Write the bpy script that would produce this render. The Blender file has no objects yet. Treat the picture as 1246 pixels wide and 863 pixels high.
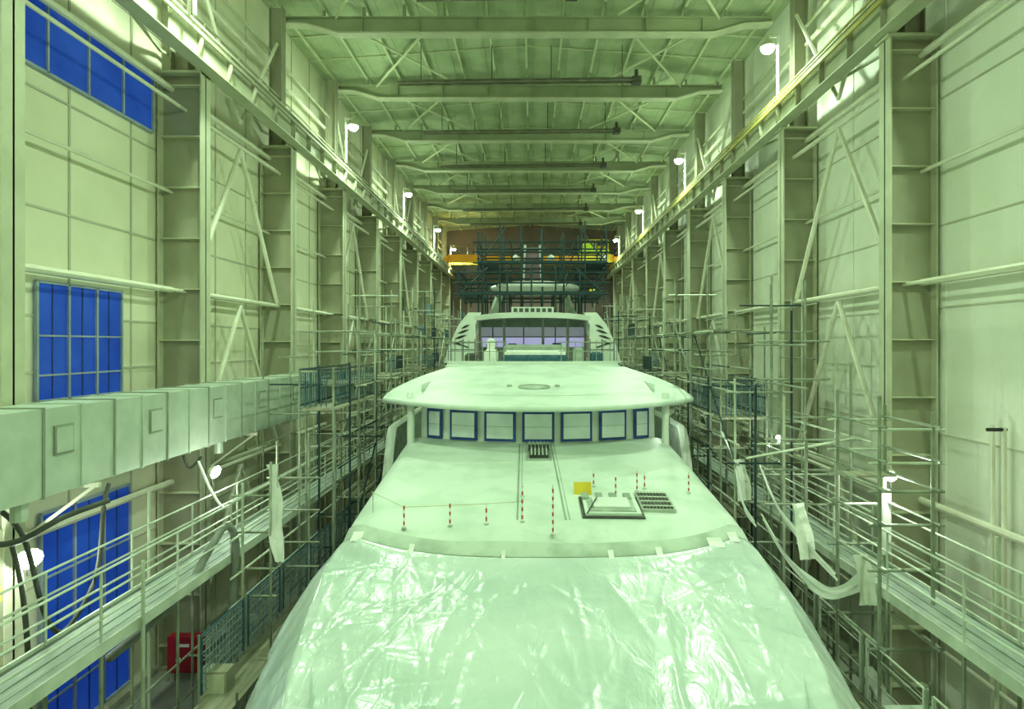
import bpy, math, random
from mathutils import Vector, noise
random.seed(11)
E = 9.0   # eye height; "dz" values below are relative to it
sc = bpy.context.scene

# ------------------------------------------------------------------ materials
def mat(name, c1, c2=None, scale=1.5, rough=0.6, metal=0.0, bump=0.0, bscale=6.0,
        stretch=(1,1,1), emit=None, es=0.0, lo=0.35, hi=0.65, spec=0.4, detail=6):
    m = bpy.data.materials.new(name); m.use_nodes = True
    nt = m.node_tree; N = nt.nodes; L = nt.links
    b = N["Principled BSDF"]
    b.inputs["Roughness"].default_value = rough
    b.inputs["Metallic"].default_value = metal
    b.inputs["Specular IOR Level"].default_value = spec
    if c2 is None: c2 = tuple(x*0.85 for x in c1)
    tc = N.new("ShaderNodeTexCoord"); mp = N.new("ShaderNodeMapping")
    mp.inputs["Scale"].default_value = stretch
    L.new(tc.outputs["Object"], mp.inputs["Vector"])
    n = N.new("ShaderNodeTexNoise"); n.inputs["Scale"].default_value = scale
    n.inputs["Detail"].default_value = detail
    L.new(mp.outputs["Vector"], n.inputs["Vector"])
    r = N.new("ShaderNodeValToRGB")
    r.color_ramp.elements[0].position = lo; r.color_ramp.elements[0].color = (*c2, 1)
    r.color_ramp.elements[1].position = hi; r.color_ramp.elements[1].color = (*c1, 1)
    L.new(n.outputs["Fac"], r.inputs["Fac"])
    L.new(r.outputs["Color"], b.inputs["Base Color"])
    if bump > 0:
        n2 = N.new("ShaderNodeTexNoise"); n2.inputs["Scale"].default_value = bscale
        n2.inputs["Detail"].default_value = 5
        L.new(mp.outputs["Vector"], n2.inputs["Vector"])
        bp = N.new("ShaderNodeBump"); bp.inputs["Strength"].default_value = bump
        bp.inputs["Distance"].default_value = 0.05
        L.new(n2.outputs["Fac"], bp.inputs["Height"]); L.new(bp.outputs["Normal"], b.inputs["Normal"])
    if emit:
        b.inputs["Emission Color"].default_value = (*emit, 1)
        b.inputs["Emission Strength"].default_value = es
    return m

M = {}
M['wall'] = mat("wall_panel_cream", (.87,.86,.68), (.79,.79,.60), .6, .7, bump=.12, bscale=3)
M['wallR'] = mat("wall_sheet_white", (.88,.90,.80), (.80,.83,.70), .5, .5, bump=.4, bscale=2.0)
M['batten'] = mat("batten_paint", (.60,.60,.47))
M['roof'] = mat("roof_liner", (.54,.64,.42), (.40,.49,.30), .9, .75, bump=.12, bscale=3)
M['steel'] = mat("dusty_steel_beam", (.42,.42,.31), (.34,.34,.24), 1.0, .65, bump=.05)
M['steelL'] = mat("light_steel_paint", (.62,.64,.48), (.52,.54,.39), 1.2, .6)
M['rafter'] = mat("rafter_paint", (.40,.44,.29), (.32,.36,.23), 1.0, .65)
M['purlin'] = mat("purlin_paint", (.78,.82,.60), (.64,.68,.46), 1.2, .65)
M['girt'] = mat("girt_tube_paint", (.84,.84,.70), (.74,.74,.59), 2, .5)
M['floor'] = mat("concrete_floor", (.36,.38,.31), (.22,.23,.19), .5, .8, bump=.2)
M['end'] = mat("end_wall_paint", (.24,.20,.18), (.17,.14,.12), .4, .8)
M['door'] = mat("hangar_door_panel", (.36,.28,.27), (.28,.22,.21), .4, .7)
M['blue'] = mat("dusk_sky_pane", (.03,.09,.42), (.01,.04,.26), .8, .2, emit=(.010,.065,.46), es=.40)  # dusk sky outside is put into the pane as a blue glow
M['frameW'] = mat("window_frame_paint", (.42,.50,.56), (.32,.38,.44))
M['frameB'] = mat("window_mullion_dark", (.05,.10,.30), (.03,.07,.2))
M['duct'] = mat("galvanised_duct", (.60,.68,.58), (.50,.58,.48), 2.0, .45, metal=.15, bump=.06, bscale=4)
M['ductE'] = mat("duct_flange", (.34,.38,.30), (.26,.30,.23))
M['yacht'] = mat("yacht_primer_paint", (.71,.81,.72), (.59,.70,.60), 1.1, .5, bump=.15, bscale=9, lo=.36, hi=.56)
M['yachtW'] = mat("yacht_white_gelcoat", (.76,.82,.75), (.67,.74,.66), .9, .4)
M['groove'] = mat("deck_groove", (.34,.42,.34), (.26,.33,.26))
M['dust_dim'] = mat("dusty_dimmed_primer", (.50,.58,.49), (.36,.43,.35), 3, .8)
M['lip'] = mat("shaded_rim_primer", (.60,.70,.60), (.40,.49,.40), 1.6, .8, lo=.36, hi=.62)  # mottled darker primer; paints the shade on the rolled front edge
M['tapeB'] = mat("blue_masking_tape", (.03,.10,.36), (.02,.06,.24), 3)
M['panel'] = mat("window_cover_sheet", (.80,.86,.86), (.64,.74,.76), 2.0, .35, bump=.3, bscale=5)
M['dark'] = mat("dark_rubber", (.035,.04,.035), (.02,.02,.02), 3, .5)
M['darkG'] = mat("dark_opening", (.10,.11,.09), (.05,.06,.05))
M['heater'] = mat("heater_tube_metal", (.24,.25,.17), (.16,.17,.11), 2, .5)
M['lilac'] = mat("cabin_glass_glow", (.4,.4,.55), (.25,.27,.4), 1.0, .2, emit=(.55,.55,.88), es=.6)  # lilac glow of the lounge is put into the pane itself
M['lilac2'] = mat("cabin_glass_dim_glow", (.28,.31,.34), (.18,.22,.24), 1.0, .2, emit=(.34,.38,.42), es=.4)  # upper band of the same panes, painted with a dimmer, greyer glow
M['mauve'] = mat("mast_cover", (.30,.20,.23), (.22,.14,.17), 2)
M['white'] = mat("white_plastic", (.86,.88,.84), (.76,.79,.74), 2, .4)
M['cloth'] = mat("white_dust_sheet", (.87,.90,.84), (.76,.81,.73), 2.5, .6, bump=.5, bscale=6)
M['scaf'] = mat("scaffold_tube", (.38,.42,.33), (.22,.26,.19), 2.2, .5, metal=.3)
M['scafL'] = mat("new_scaffold_tube", (.62,.68,.55), (.44,.50,.39), 2.2, .45, metal=.2)
M['scafD'] = mat("dark_teal_scaffold", (.025,.065,.07), (.015,.04,.045), 2, .55)
M['rail'] = mat("handrail_paint", (.66,.72,.61), (.48,.54,.44), 2, .5)
M['plank'] = mat("walkway_plate", (.36,.42,.37), (.24,.29,.25), 3, .6, stretch=(6,.6,1))
M['wood'] = mat("scaffold_plank", (.40,.40,.29), (.26,.26,.19), 2, .8, stretch=(6,.5,1))
M['net'] = mat("blue_mesh_panel", (.06,.15,.20), (.03,.09,.12), 5, .7)
M['netL'] = mat("grey_mesh_panel", (.26,.36,.38), (.17,.25,.27), 5, .7)
M['yellow'] = mat("yellow_paint", (.85,.68,.05), (.70,.55,.04), 2)
M['yellowD'] = mat("faded_yellow_paint", (.55,.50,.12), (.42,.38,.12), 2)
M['orange'] = mat("orange_crane_paint", (.95,.45,.03), (.88,.38,.03), 2)
M['lime'] = mat("crane_trolley_paint", (.70,.88,.08), (.55,.72,.05), 2)
M['red'] = mat("red_enamel", (.42,.015,.03), (.30,.01,.02), 2, .4)
M['redp'] = mat("red_tape", (.60,.05,.05), (.48,.04,.04), 2, .5)
M['lamp'] = mat("lamp_lens", (1,1,1), (1,1,1), emit=(.88,1,.88), es=60)
M['hose'] = mat("grey_hose", (.30,.33,.29), (.2,.22,.19), 3, .5)
M['hoseD'] = mat("dark_grey_hose", (.10,.11,.09), (.06,.07,.06), 3, .5)

def tarp_mat():
    m = bpy.data.materials.new("plastic_tarpaulin"); m.use_nodes = True
    nt = m.node_tree; N = nt.nodes; L = nt.links; b = N["Principled BSDF"]
    b.inputs["Roughness"].default_value = .24
    b.inputs["Specular IOR Level"].default_value = .75
    tc = N.new("ShaderNodeTexCoord")
    v0 = N.new("ShaderNodeTexVoronoi"); v0.inputs["Scale"].default_value = .55; v0.inputs["Randomness"].default_value = 1
    L.new(tc.outputs["Object"], v0.inputs["Vector"])
    n = N.new("ShaderNodeTexNoise"); n.inputs["Scale"].default_value = .8; n.inputs["Detail"].default_value = 4
    L.new(tc.outputs["Object"], n.inputs["Vector"])
    sep = N.new("ShaderNodeSeparateColor"); L.new(v0.outputs["Color"], sep.inputs[0])
    ad = N.new("ShaderNodeMath"); ad.operation='MULTIPLY_ADD'; ad.inputs[1].default_value=.25
    L.new(sep.outputs[0], ad.inputs[0]); L.new(n.outputs["Fac"], ad.inputs[2])
    r = N.new("ShaderNodeValToRGB")
    r.color_ramp.elements[0].position = .42; r.color_ramp.elements[0].color = (.56,.68,.63,1)
    r.color_ramp.elements[1].position = .80; r.color_ramp.elements[1].color = (.72,.81,.78,1)
    L.new(ad.outputs[0], r.inputs["Fac"]); L.new(r.outputs["Color"], b.inputs["Base Color"])
    mp = N.new("ShaderNodeMapping"); mp.inputs["Scale"].default_value = (1,.5,1)
    mp.inputs["Rotation"].default_value = (0,0,.5)
    L.new(tc.outputs["Object"], mp.inputs["Vector"])
    nn = N.new("ShaderNodeTexNoise"); nn.inputs["Scale"].default_value = 3.2; nn.inputs["Detail"].default_value = 4
    nn.inputs["Distortion"].default_value = .8
    L.new(mp.outputs["Vector"], nn.inputs["Vector"])
    b2 = N.new("ShaderNodeBump"); b2.inputs["Strength"].default_value = .55; b2.inputs["Distance"].default_value = .05
    L.new(nn.outputs["Fac"], b2.inputs["Height"])
    L.new(b2.outputs["Normal"], b.inputs["Normal"])
    return m
M['tarp'] = tarp_mat()

# ------------------------------------------------------------------ mesh builder
class MB:
    def __init__(s): s.v=[]; s.f=[]; s.m=[]; s.mats=[]
    def mi(s, k):
        if k not in s.mats: s.mats.append(k)
        return s.mats.index(k)
    def add(s, vs, fs, k):
        o=len(s.v); s.v+= [tuple(a) for a in vs]; i=s.mi(k)
        for f in fs: s.f.append(tuple(o+a for a in f)); s.m.append(i)
    def box(s, x0,x1,y0,y1,z0,z1,k):
        s.add([(x0,y0,z0),(x1,y0,z0),(x1,y1,z0),(x0,y1,z0),(x0,y0,z1),(x1,y0,z1),(x1,y1,z1),(x0,y1,z1)],
              [(0,3,2,1),(4,5,6,7),(0,1,5,4),(1,2,6,5),(2,3,7,6),(3,0,4,7)],k)
    def frame(s,d):
        d=d.normalized(); up=Vector((0,0,1)) if abs(d.z)<.95 else Vector((0,1,0))
        a=d.cross(up).normalized(); b=a.cross(d).normalized(); return a,b
    def beam(s,p,q,w,h,k):
        p=Vector(p);q=Vector(q);a,b=s.frame(q-p);vs=[]
        for c in (p,q):
            for i,j in ((-1,-1),(1,-1),(1,1),(-1,1)): vs.append(c+a*i*w/2+b*j*h/2)
        s.add(vs,[(0,3,2,1),(4,5,6,7),(0,1,5,4),(1,2,6,5),(2,3,7,6),(3,0,4,7)],k)
    def tube(s,p,q,r,k,n=6):
        s.path([p,q],r,k,n)
    def path(s,pts,r,k,n=6):
        pts=[Vector(p) for p in pts]; vs=[]
        for i,c in enumerate(pts):
            d=(pts[min(i+1,len(pts)-1)]-pts[max(i-1,0)])
            a,b=s.frame(d)
            rr=r[i] if isinstance(r,(list,tuple)) else r
            for j in range(n):
                t=2*math.pi*j/n; vs.append(c+a*math.cos(t)*rr+b*math.sin(t)*rr)
        fs=[]
        for i in range(len(pts)-1):
            for j in range(n):
                fs.append((i*n+j,i*n+(j+1)%n,(i+1)*n+(j+1)%n,(i+1)*n+j))
        fs.append(tuple(range(n-1,-1,-1))); fs.append(tuple((len(pts)-1)*n+j for j in range(n)))
        s.add(vs,fs,k)
    def ibeam(s,p,q,w,h,t,k):
        p=Vector(p);q=Vector(q);a,b=s.frame(q-p)
        s.beam(p,q,t,h,k)
        s.beam(p+b*h/2,q+b*h/2,w,t,k); s.beam(p-b*h/2,q-b*h/2,w,t,k)
    def grid(s,fn,nu,nv,k):
        vs=[fn(i/nu,j/nv) for j in range(nv+1) for i in range(nu+1)]; fs=[]
        for j in range(nv):
            for i in range(nu):
                a=j*(nu+1)+i; fs.append((a,a+1,a+nu+2,a+nu+1))
        s.add(vs,fs,k)
    def prismY(s,poly,y0,y1,k):
        n=len(poly); vs=[(x,y0,z) for x,z in poly]+[(x,y1,z) for x,z in poly]
        fs=[tuple(range(n)),tuple(range(2*n-1,n-1,-1))]+[(i,i+n,(i+1)%n+n,(i+1)%n) for i in range(n)]
        s.add(vs,fs,k)
    def obj(s,name,parent=None,smooth=False,loc=None):
        me=bpy.data.meshes.new(name); me.from_pydata(s.v,[],s.f); 
        for k in s.mats: me.materials.append(M[k])
        me.polygons.foreach_set("material_index",s.m)
        if smooth: me.polygons.foreach_set("use_smooth",[True]*len(s.f))
        me.update()
        o=bpy.data.objects.new(name,me); sc.collection.objects.link(o)
        if parent: o.parent=parent
        if loc: o.location=loc
        return o
def empty(name,loc=(0,0,0)):
    o=bpy.data.objects.new(name,None); sc.collection.objects.link(o); o.location=loc; return o
def inst(o,name,loc):
    c=bpy.data.objects.new(name,o.data); sc.collection.objects.link(c); c.location=loc; return c
def smoothpath(pts,n=8):
    P=[Vector(p) for p in pts]; P=[P[0]]+P+[P[-1]]; out=[]
    for i in range(1,len(P)-2):
        for j in range(n):
            t=j/n
            out.append(.5*((2*P[i])+(P[i+1]-P[i-1])*t+(2*P[i-1]-5*P[i]+4*P[i+1]-P[i+2])*t*t+(3*P[i]-P[i-1]-3*P[i+1]+P[i+2])*t**3))
    out.append(P[-2]); return out

WL,WR = -10.5, 10.0
CL,CR = -9.2, 8.75
Y0,Y1 = -7.0, 67.0

# ------------------------------------------------------------------ shell
b=MB(); b.box(WL-.3,WR+.3,Y0,Y1,-.2,0,'floor'); b.obj("floor")
b=MB(); b.box(WL-.3,WL,Y0,Y1,0,E+13.4,'wall')
for i in range(37):
    y=Y0+2*i; b.box(WL,WL+.025,y,y+.05,0,E+13.3,'batten')
for dz in (-6.5,-5.1,-2.2,-.6,.6,2.9,5.4,8.6,10.2):
    b.box(WL,WL+.03,Y0,Y1,E+dz,E+dz+.05,'batten')
b.obj("wall_left")
b=MB(); b.box(WR,WR+.3,Y0,Y1,0,E+13.4,'wallR')
for i in range(19):
    y=Y0+.9+4*i; b.box(WR-.02,WR,y,y+.03,0,E+13.3,'wallR')
for dz in (-6.2,-2.2,.9,2.9,6.0,9.5):
    b.box(WR-.03,WR,Y0,Y1,E+dz,E+dz+.04,'batten')
b.obj("wall_right")
b=MB(); b.box(WL,WR,Y1,Y1+.3,0,E+14.3,'end')
b.obj("wall_far")
b=MB(); b.box(-7.5,7.2,Y1-.2,Y1-.08,0,E+5.2,'door')
for i in range(8):
    x=-7.5+i*2.1; b.box(x-.06,x+.06,Y1-.28,Y1-.2,0,E+5.2,'steel')
for z in (3,6,9,12): b.box(-7.5,7.2,Y1-.26,Y1-.2,z,z+.1,'steel')
b.obj("door_1")
b=MB(); b.box(WL,WR,Y0-.3,Y0,0,E+14.3,'wall'); b.obj("wall_near")
xc=(WL+WR)/2
def roofz(x): return E+13.35+.7*(1-abs(x-xc)/(WR-xc))
b=MB()
for xa,xb in ((WL-.3,xc),(xc,WR+.3)):
    za,zb=roofz(xa),roofz(xb)
    b.add([(xa,Y0,za),(xb,Y0,zb),(xb,Y1,zb),(xa,Y1,za),(xa,Y0,za+.2),(xb,Y0,zb+.2),(xb,Y1,zb+.2),(xa,Y1,za+.2)],
          [(0,3,2,1),(4,5,6,7),(0,1,5,4),(1,2,6,5),(2,3,7,6),(3,0,4,7)],'roof')
b.obj("ceiling")
b=MB()
for i in range(13):
    x=WL+.6+i*1.6; z=roofz(x)-.12
    b.beam((x,Y0,z),(x,Y1,z),.09,.14,'purlin')
for i in range(26):
    x=WL+.2+i*.8; z=roofz(x)-.01
    b.beam((x,Y0,z),(x,Y1,z),.03,.03,'steelL')
for k in range(-3,9):
    ya=16.9+6*k
    for yy in (ya+2,ya+4):
        if yy<Y1: 
            b.beam((WL,yy,roofz(WL)-.05),(xc,yy,roofz(xc)-.05),.04,.06,'purlin')
            b.beam((xc,yy,roofz(xc)-.05),(WR,yy,roofz(WR)-.05),.04,.06,'purlin')
b.obj("roof_purlins")

b=MB()
def rafter(b):
    pts=[(-9.9,12.75),(-8.9,12.7),(-7.7,12.35),(7.2,12.35),(8.4,12.7),(9.5,12.75)]
    for i in range(5):
        (xa,za),(xb,zb)=pts[i],pts[i+1]
        b.beam((xa,0,E+za),(xb,0,E+zb),.42,.06,'steelL')  # bottom flange coloured lighter than the web to paint a lit underside
        ta=13.0;tb=13.0
        b.add([(xa,-.02,E+za),(xb,-.02,E+zb),(xb,-.02,E+tb),(xa,-.02,E+ta),(xa,.02,E+za),(xb,.02,E+zb),(xb,.02,E+tb),(xa,.02,E+ta)],
              [(0,1,2,3),(7,6,5,4),(0,4,5,1),(3,2,6,7)],'rafter')
    b.box(-9.9,9.5,-.14,.14,E+12.97,E+13.02,'rafter')
    for i in range(1,8):
        x=-9.0+i*2.25; b.box(x-.015,x+.015,-.13,.13,E+12.38,E+12.98,'rafter')
    for i in range(13):
        x=WL+.6+i*1.6; b.box(x-.05,x+.05,-.06,.06,E+13.0,roofz(x)-.15,'rafter')
rafter(b)
r0=b.obj("roof_rafter",loc=(0,4.9,0))
for k in range(1,10): inst(r0,"roof_rafter",(0,4.9+6*k,0))
b=MB()
for k in range(0,9):
    ya=10.9+6*(k-1)+.1; yb=ya+5.8
    for s in (-1,1):
        xo=s*7.6-.2; xi=s*3.6-.2
        b.tube((xo,ya,E+12.95),(xi,yb,E+13.1),.055,'purlin')
        b.tube((xi,ya,E+13.1),(xo,yb,E+12.95),.055,'purlin')
b.obj("roof_bracing")

def column(side):
    b=MB(); xi,xo=(CL,-10.42) if side<0 else (CR,9.92)
    s=-1 if side<0 else 1
    a,c=sorted((xi,xo))
    b.box(a,c,-.02,.02,0,E+7.6,'steel')
    b.box(min(xi,xi+s*.04),max(xi,xi+s*.04),-.23,.23,0,E+7.6,'steelL')
    b.box(min(xo,xo-s*.04),max(xo,xo-s*.04),-.23,.23,0,E+7.6,'steelL')
    z=.6
    while z<E+7.6:
        b.box(a+.03,c-.03,-.2,.2,z,z+.03,'steelL'); z+=1.42
    b.box(a-.1,c+.05,-.3,.3,0,.06,'steel')
    b.box(a-.08,c,-.28,.28,E+7.55,E+7.62,'steelL')
    xu=s*9.85 if s<0 else 9.4
    b.box(xu-.25,xu+.25,-.015,.015,E+7.6,E+13.0,'steel')
    for q in (-.25,.22): b.box(xu+q,xu+q+.03,-.18,.18,E+7.6,E+13.0,'steel')
    return b
cl=column(-1).obj("steel_column",loc=(0,4.2,0))
for k in range(1,11): inst(cl,"steel_column",(0,4.2+6*k,0))
cr=column(1).obj("steel_column",loc=(0,2.3,0))
for k in range(1,11): inst(cr,"steel_column",(0,2.3+6*k,0))

for s,x in ((-1,-9.05),(1,8.65)):
    b=MB()
    b.ibeam((x,Y0+1,E+8.08),(x,Y1-.3,E+8.08),.42,.86,.04,'steelL')
    b.box(x-.05,x+.05,Y0+1,Y1-.3,E+8.53,E+8.64,'steel')
    y=Y0+1.5
    while y<Y1-1:
        b.box(x-.18,x+.18,y,y+.02,E+7.68,E+8.5,'steel'); y+=1.5
    xo=x+s*.55
    b.box(xo-.25,xo+.25,Y0+1,Y1-.3,E+8.38,E+8.44,'steel')
    b.tube((xo+s*.1,Y0+1,E+9.5),(xo+s*.1,Y1-.3,E+9.5),.03,'steelL'); b.tube((xo+s*.1,Y0+1,E+9.0),(xo+s*.1,Y1-.3,E+9.0),.025,'steelL')
    y=Y0+2
    while y<Y1-1:
        b.tube((xo+s*.1,y,E+8.44),(xo+s*.1,y,E+9.5),.025,'steelL',5); y+=2
    y=Y0+2
    while y<Y1-7:
        b.beam((xo,y,E+8.2),(xo+s*.75,y+3,E+8.2),.07,.07,'steelL'); b.beam((xo+s*.75,y+3,E+8.2),(xo,y+6,E+8.2),.07,.07,'steelL'); y+=6
    b.tube((xo+s*.4,Y0+1,E+11.2),(xo+s*.4,Y1-.3,E+11.2),.06,'steelL')
    if s>0:
        b.box(x-.33,x-.26,Y0+1,Y1-.3,E+8.2,E+8.32,'yellowD')
        b.box(x-.29,x-.24,Y0+1,Y1-.3,E+8.52,E+8.56,'yellowD')
    else:
        b.box(x+.24,x+.30,Y0+1,Y1-.3,E+8.2,E+8.3,'steel')
    b.obj("crane_runway_girder")

for s in (-1,1):
    b=MB(); xg=WL+.35 if s<0 else WR-.35
    for dz,r in ((-7.2,.05),(-3.85,.09),(1.55,.09),(4.3,.05),(7.2,.09),(10.6,.08)):
        b.tube((xg,Y0+.05,E+dz),(xg,Y1-.05,E+dz),r,'girt',8)
    ys=[ (4.2 if s<0 else 2.3)+6*k for k in range(11)]
    xb=-9.75 if s<0 else 9.2
    for i in range(10):
        y=ys[i]; m=y+3
        if i in (2,4,6,8):
            b.tube((xb,m,E+6.5),(xb,y+.25,E+1.6),.075,'girt',7); b.tube((xb,m,E+6.5),(xb,y+5.75,E+1.6),.075,'girt',7)
            b.tube((xb,m,E+1.3),(xb,y+.25,E-3.7),.075,'girt',7); b.tube((xb,m,E+1.3),(xb,y+5.75,E-3.7),.075,'girt',7)
            b.tube((xb,m,E-4.0),(xb,y+.25,0.3),.075,'girt',7); b.tube((xb,m,E-4.0),(xb,y+5.75,.3),.075,'girt',7)
            b.tube((xb,m,E+7.4),(xb,y+.25,E+11.5),.06,'girt',7); b.tube((xb,m,E+7.4),(xb,y+5.75,E+11.5),.06,'girt',7)
            for dz in (1.5,-3.85,6.6): b.tube((xb,y,E+dz),(xb,y+6,E+dz),.07,'girt',7)
        else:
            b.tube((xb,y,E+1.5),(xb,y+6,E+1.5),.05,'girt',6)
            b.tube((xb,y,E+6.6),(xb,y+6,E+6.6),.05,'girt',6)
    b.obj("cross_bracing")

def window(n,y0,y1,z0,z1,nm,hb=(),mid=True):
    b=MB(); x=WL+.05
    b.box(x-.02,x,y0,y1,z0,z1,'blue')
    for i in range(nm+1):
        y=y0+(y1-y0)*i/nm; b.box(x-.02,x+.05,y-.025,y+.025,z0,z1,'frameW')
        if i<nm and mid:
            ym=y+(y1-y0)/nm/2; b.box(x-.02,x+.02,ym-.012,ym+.012,z0,z1,'frameB')
    for z in (z0,z1): b.box(x-.02,x+.05,y0,y1,z-.03,z+.03,'frameW')
    for z in tuple(hb): b.box(x-.02,x+.04,y0,y1,z-.02,z+.02,'frameW')
    b.obj("window_%d"%n)
window(1,5.5,15.8,E+5.85,E+7.4,9,(),False)
window(2,12.1,14.6,E-1.2,E+1.35,3,(E-.65,E+.2))
window(3,12.2,14.9,.3,E-3.6,3,(E-5.0,E-6.4,E-7.7))

# ------------------------------------------------------------------ air duct (left)
b=MB(); xa,xb,za,zb=-9.05,-8.0,E-2.5,E-1.05
b.box(xa,xb,-3,21.3,za,zb,'duct')
y=-2.6; i=0
while y<21.3:
    b.box(xa-.02,xb+.025,y-.02,y+.02,za-.02,zb+.025,'ductE' if i%2 else 'duct')
    if i%3==0: 
        b.box(xb,xb+.03,y+.2,y+.6,za+.65,za+1.15,'ductE'); b.box(xb+.02,xb+.045,y+.23,y+.57,za+.69,za+1.11,'duct')
    y+=.8; i+=1
b.box(xa-.05,xb+.05,21.3,21.42,za-.05,zb+.05,'ductE')
for y in (4.2,10.2,16.2):
    b.beam((-9.25,y+.3,za-.05),(-7.9,y+.3,za-.05),.08,.08,'girt'); b.beam((-9.25,y+.3,za-1.0),(-8.0,y+.3,za-.08),.05,.05,'girt')
for y in (9.3,15.2): b.tube((-8.3,y,za),(-8.3,y,za-.35),.12,'duct',10)
b.obj("ventilation_duct")

# ------------------------------------------------------------------ heaters, lamps, crane
def heater(y,x0=-6.0,x1=4.5):
    b=MB(); z=E+11.7
    b.tube((x0,y-.14,z-.12),(x1,y-.14,z),.045,'heater',8); b.tube((x0,y+.14,z-.12),(x1,y+.14,z),.045,'heater',8)
    b.add([(x0,y-.26,z-.05),(x1,y-.26,z+.07),(x1,y-.1,z+.13),(x0,y-.1,z+.01),(x1,y+.1,z+.13),(x0,y+.1,z+.01),(x0,y+.26,z-.05),(x1,y+.26,z+.07)],[(0,1,2,3),(3,2,4,5),(5,4,7,6)],'heater')
    b.box(x1-.1,x1+.3,y-.18,y+.18,z-.12,z+.16,'darkG'); b.tube((x1+.1,y,z),(x1+.1,y,z+.5),.08,'darkG',8)
    for t in (.1,.4,.65,.95):
        x=x0+(x1-x0)*t; b.tube((x,y,z+.1),(x,y,E+13.3),.015,'dark',4)
    b.obj("radiant_tube_heater")
for k in range(6): heater(25.5+6*k)
heater(19.2,-3.9,1.2)

LC=(.73,1.0,.69)
def plight(name,loc,e,r=.2,parent=None,col=LC):
    l=bpy.data.lights.new(name,'POINT'); l.energy=e; l.color=col; l.shadow_soft_size=r
    o=bpy.data.objects.new(name,l); sc.collection.objects.link(o); o.location=loc
    if parent: o.parent=parent
    return o
def highbay(x,y,e=1850):
    p=empty("high_bay_lamp")
    b=MB(); s=1 if x>0 else -1; xp=x+s*.35
    b.tube((xp,y,E+8.5),(xp,y,E+10.6),.05,'white',8)
    b.tube((xp,y,E+10.55),(x,y,E+10.55),.03,'white',6)
    b.path([(x,y,E+10.6),(x,y,E+10.45),(x,y,E+10.2)],[.08,.1,.24],'steelL',12)
    b.path([(x,y,E+10.22),(x,y,E+10.12),(x,y,E+10.02)],[.22,.22,.14],'lamp',12)
    b.obj("lamp_body",p)
    l=bpy.data.lights.new("lamp_bulb",'SPOT'); l.energy=e; l.color=LC; l.shadow_soft_size=.15
    l.spot_size=math.radians(170); l.spot_blend=.7
    o=bpy.data.objects.new("lamp_bulb",l); sc.collection.objects.link(o); o.location=(x-s*.1,y,E+9.9); o.parent=p
    o.rotation_euler=(0,s*math.radians(20),0)
    plight("lamp_spill",(x-s*.25,y,E+9.8),190,.15,p)
for y in (2.8,14.8,26.8,38.8,50.8,61): highbay(-8.35,y)
for y in (-4,7.7,19.7,31.7,43.7,55.7): highbay(8.05,y)

cr=empty("overhead_crane"); b=MB()
for y in (60.6,62.4):
    b.box(-8.9,8.5,y-.25,y+.25,E+8.75,E+9.5,'orange')
    b.box(-8.9,8.5,y-.32,y+.32,E+8.7,E+8.78,'yellow')
for x in (-9.05,8.65): b.box(x-.2,x+.2,59.8,63.2,E+8.66,E+9.2,'orange')
b.box(4.9,8.2,60.1,60.3,E+8.5,E+9.5,'yellow')
b.obj("girders",cr); b=MB()
b.box(5.0,8.0,60.0,62.5,E+9.6,E+9.95,'lime'); b.box(5.3,6.4,60.4,62.0,E+9.95,E+10.7,'lime'); b.tube((6.7,61.3,E+10.3),(7.8,61.3,E+10.3),.3,'yellow',12)
b.box(7.0,7.7,59.9,60.1,E+8.8,E+9.4,'white')
for x in (5.1,6.6,7.9): b.tube((x,60.1,E+9.9),(x,60.1,E+11.0),.04,'yellow',5)
b.tube((5.1,60.1,E+11.0),(7.9,60.1,E+11.0),.04,'yellow',5)
b.tube((6.2,61.5,E+9.7),(6.2,61.5,E+6.0),.03,'dark'); b.tube((6.6,61.5,E+9.7),(6.6,61.5,E+6.0),.03,'dark'); b.box(6.1,6.7,61.3,61.7,E+5.4,E+6.0,'yellow')
for i in range(16):
    x=-8.5+i*.85; b.tube((x,60.2,E+9.5),(x,60.2,E+10.3),.025,'heater',4)
b.tube((-8.5,60.2,E+10.3),(4.9,60.2,E+10.3),.03,'heater',4)
b.obj("trolley",cr)

# ------------------------------------------------------------------ yacht
Yt=empty("motor_yacht")
def cx(y): return .28-.018*(y-10.6)
def lerp(t,tab):
    if t<=tab[0][0]: return tab[0][1]
    for (a,va),(c,vc) in zip(tab,tab[1:]):
        if t<=c:
            u=(t-a)/(c-a); return va+(vc-va)*u
    return tab[-1][1]
def sm(t): t=max(0,min(1,t)); return t*t*(3-2*t)
HB=[(2.2,.08),(3,.9),(4,1.6),(6,2.65),(8,3.4),(10.6,4.1),(13,4.4),(16,4.6),(22,4.7),(42,4.5)]
def hb(y): return lerp(y,HB)
def sheer(y): return E-4.35+1.75*sm((y-16.9)/1.3)
b=MB()
prof=[(1.0,0),(1.0,-.5),(.96,-1.6),(.86,-2.7),(.6,-3.4),(0,-3.9)]
def hullf(side):
    def f(u,v):
        y=2.2+(42-2.2)*v; k=u*5; i=min(int(k),4); t=k-i
        wx=prof[i][0]*(1-t)+prof[i+1][0]*t; dz=prof[i][1]*(1-t)+prof[i+1][1]*t
        z0=sheer(y) if u<.01 else (E-4.4+dz)
        return (cx(y)+side*hb(y)*wx, y+ (0 if y>6 else (6-y)*(-dz)*.18), z0)
    return f
for s in (-1,1): b.grid(hullf(s),20,120,'yachtW')
b.grid(lambda u,v:(cx(2.4+39.6*v)+(2*u-1)*(hb(2.4+39.6*v)-.05),2.4+39.6*v,E-4.5),2,40,'dust_dim')
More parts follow.
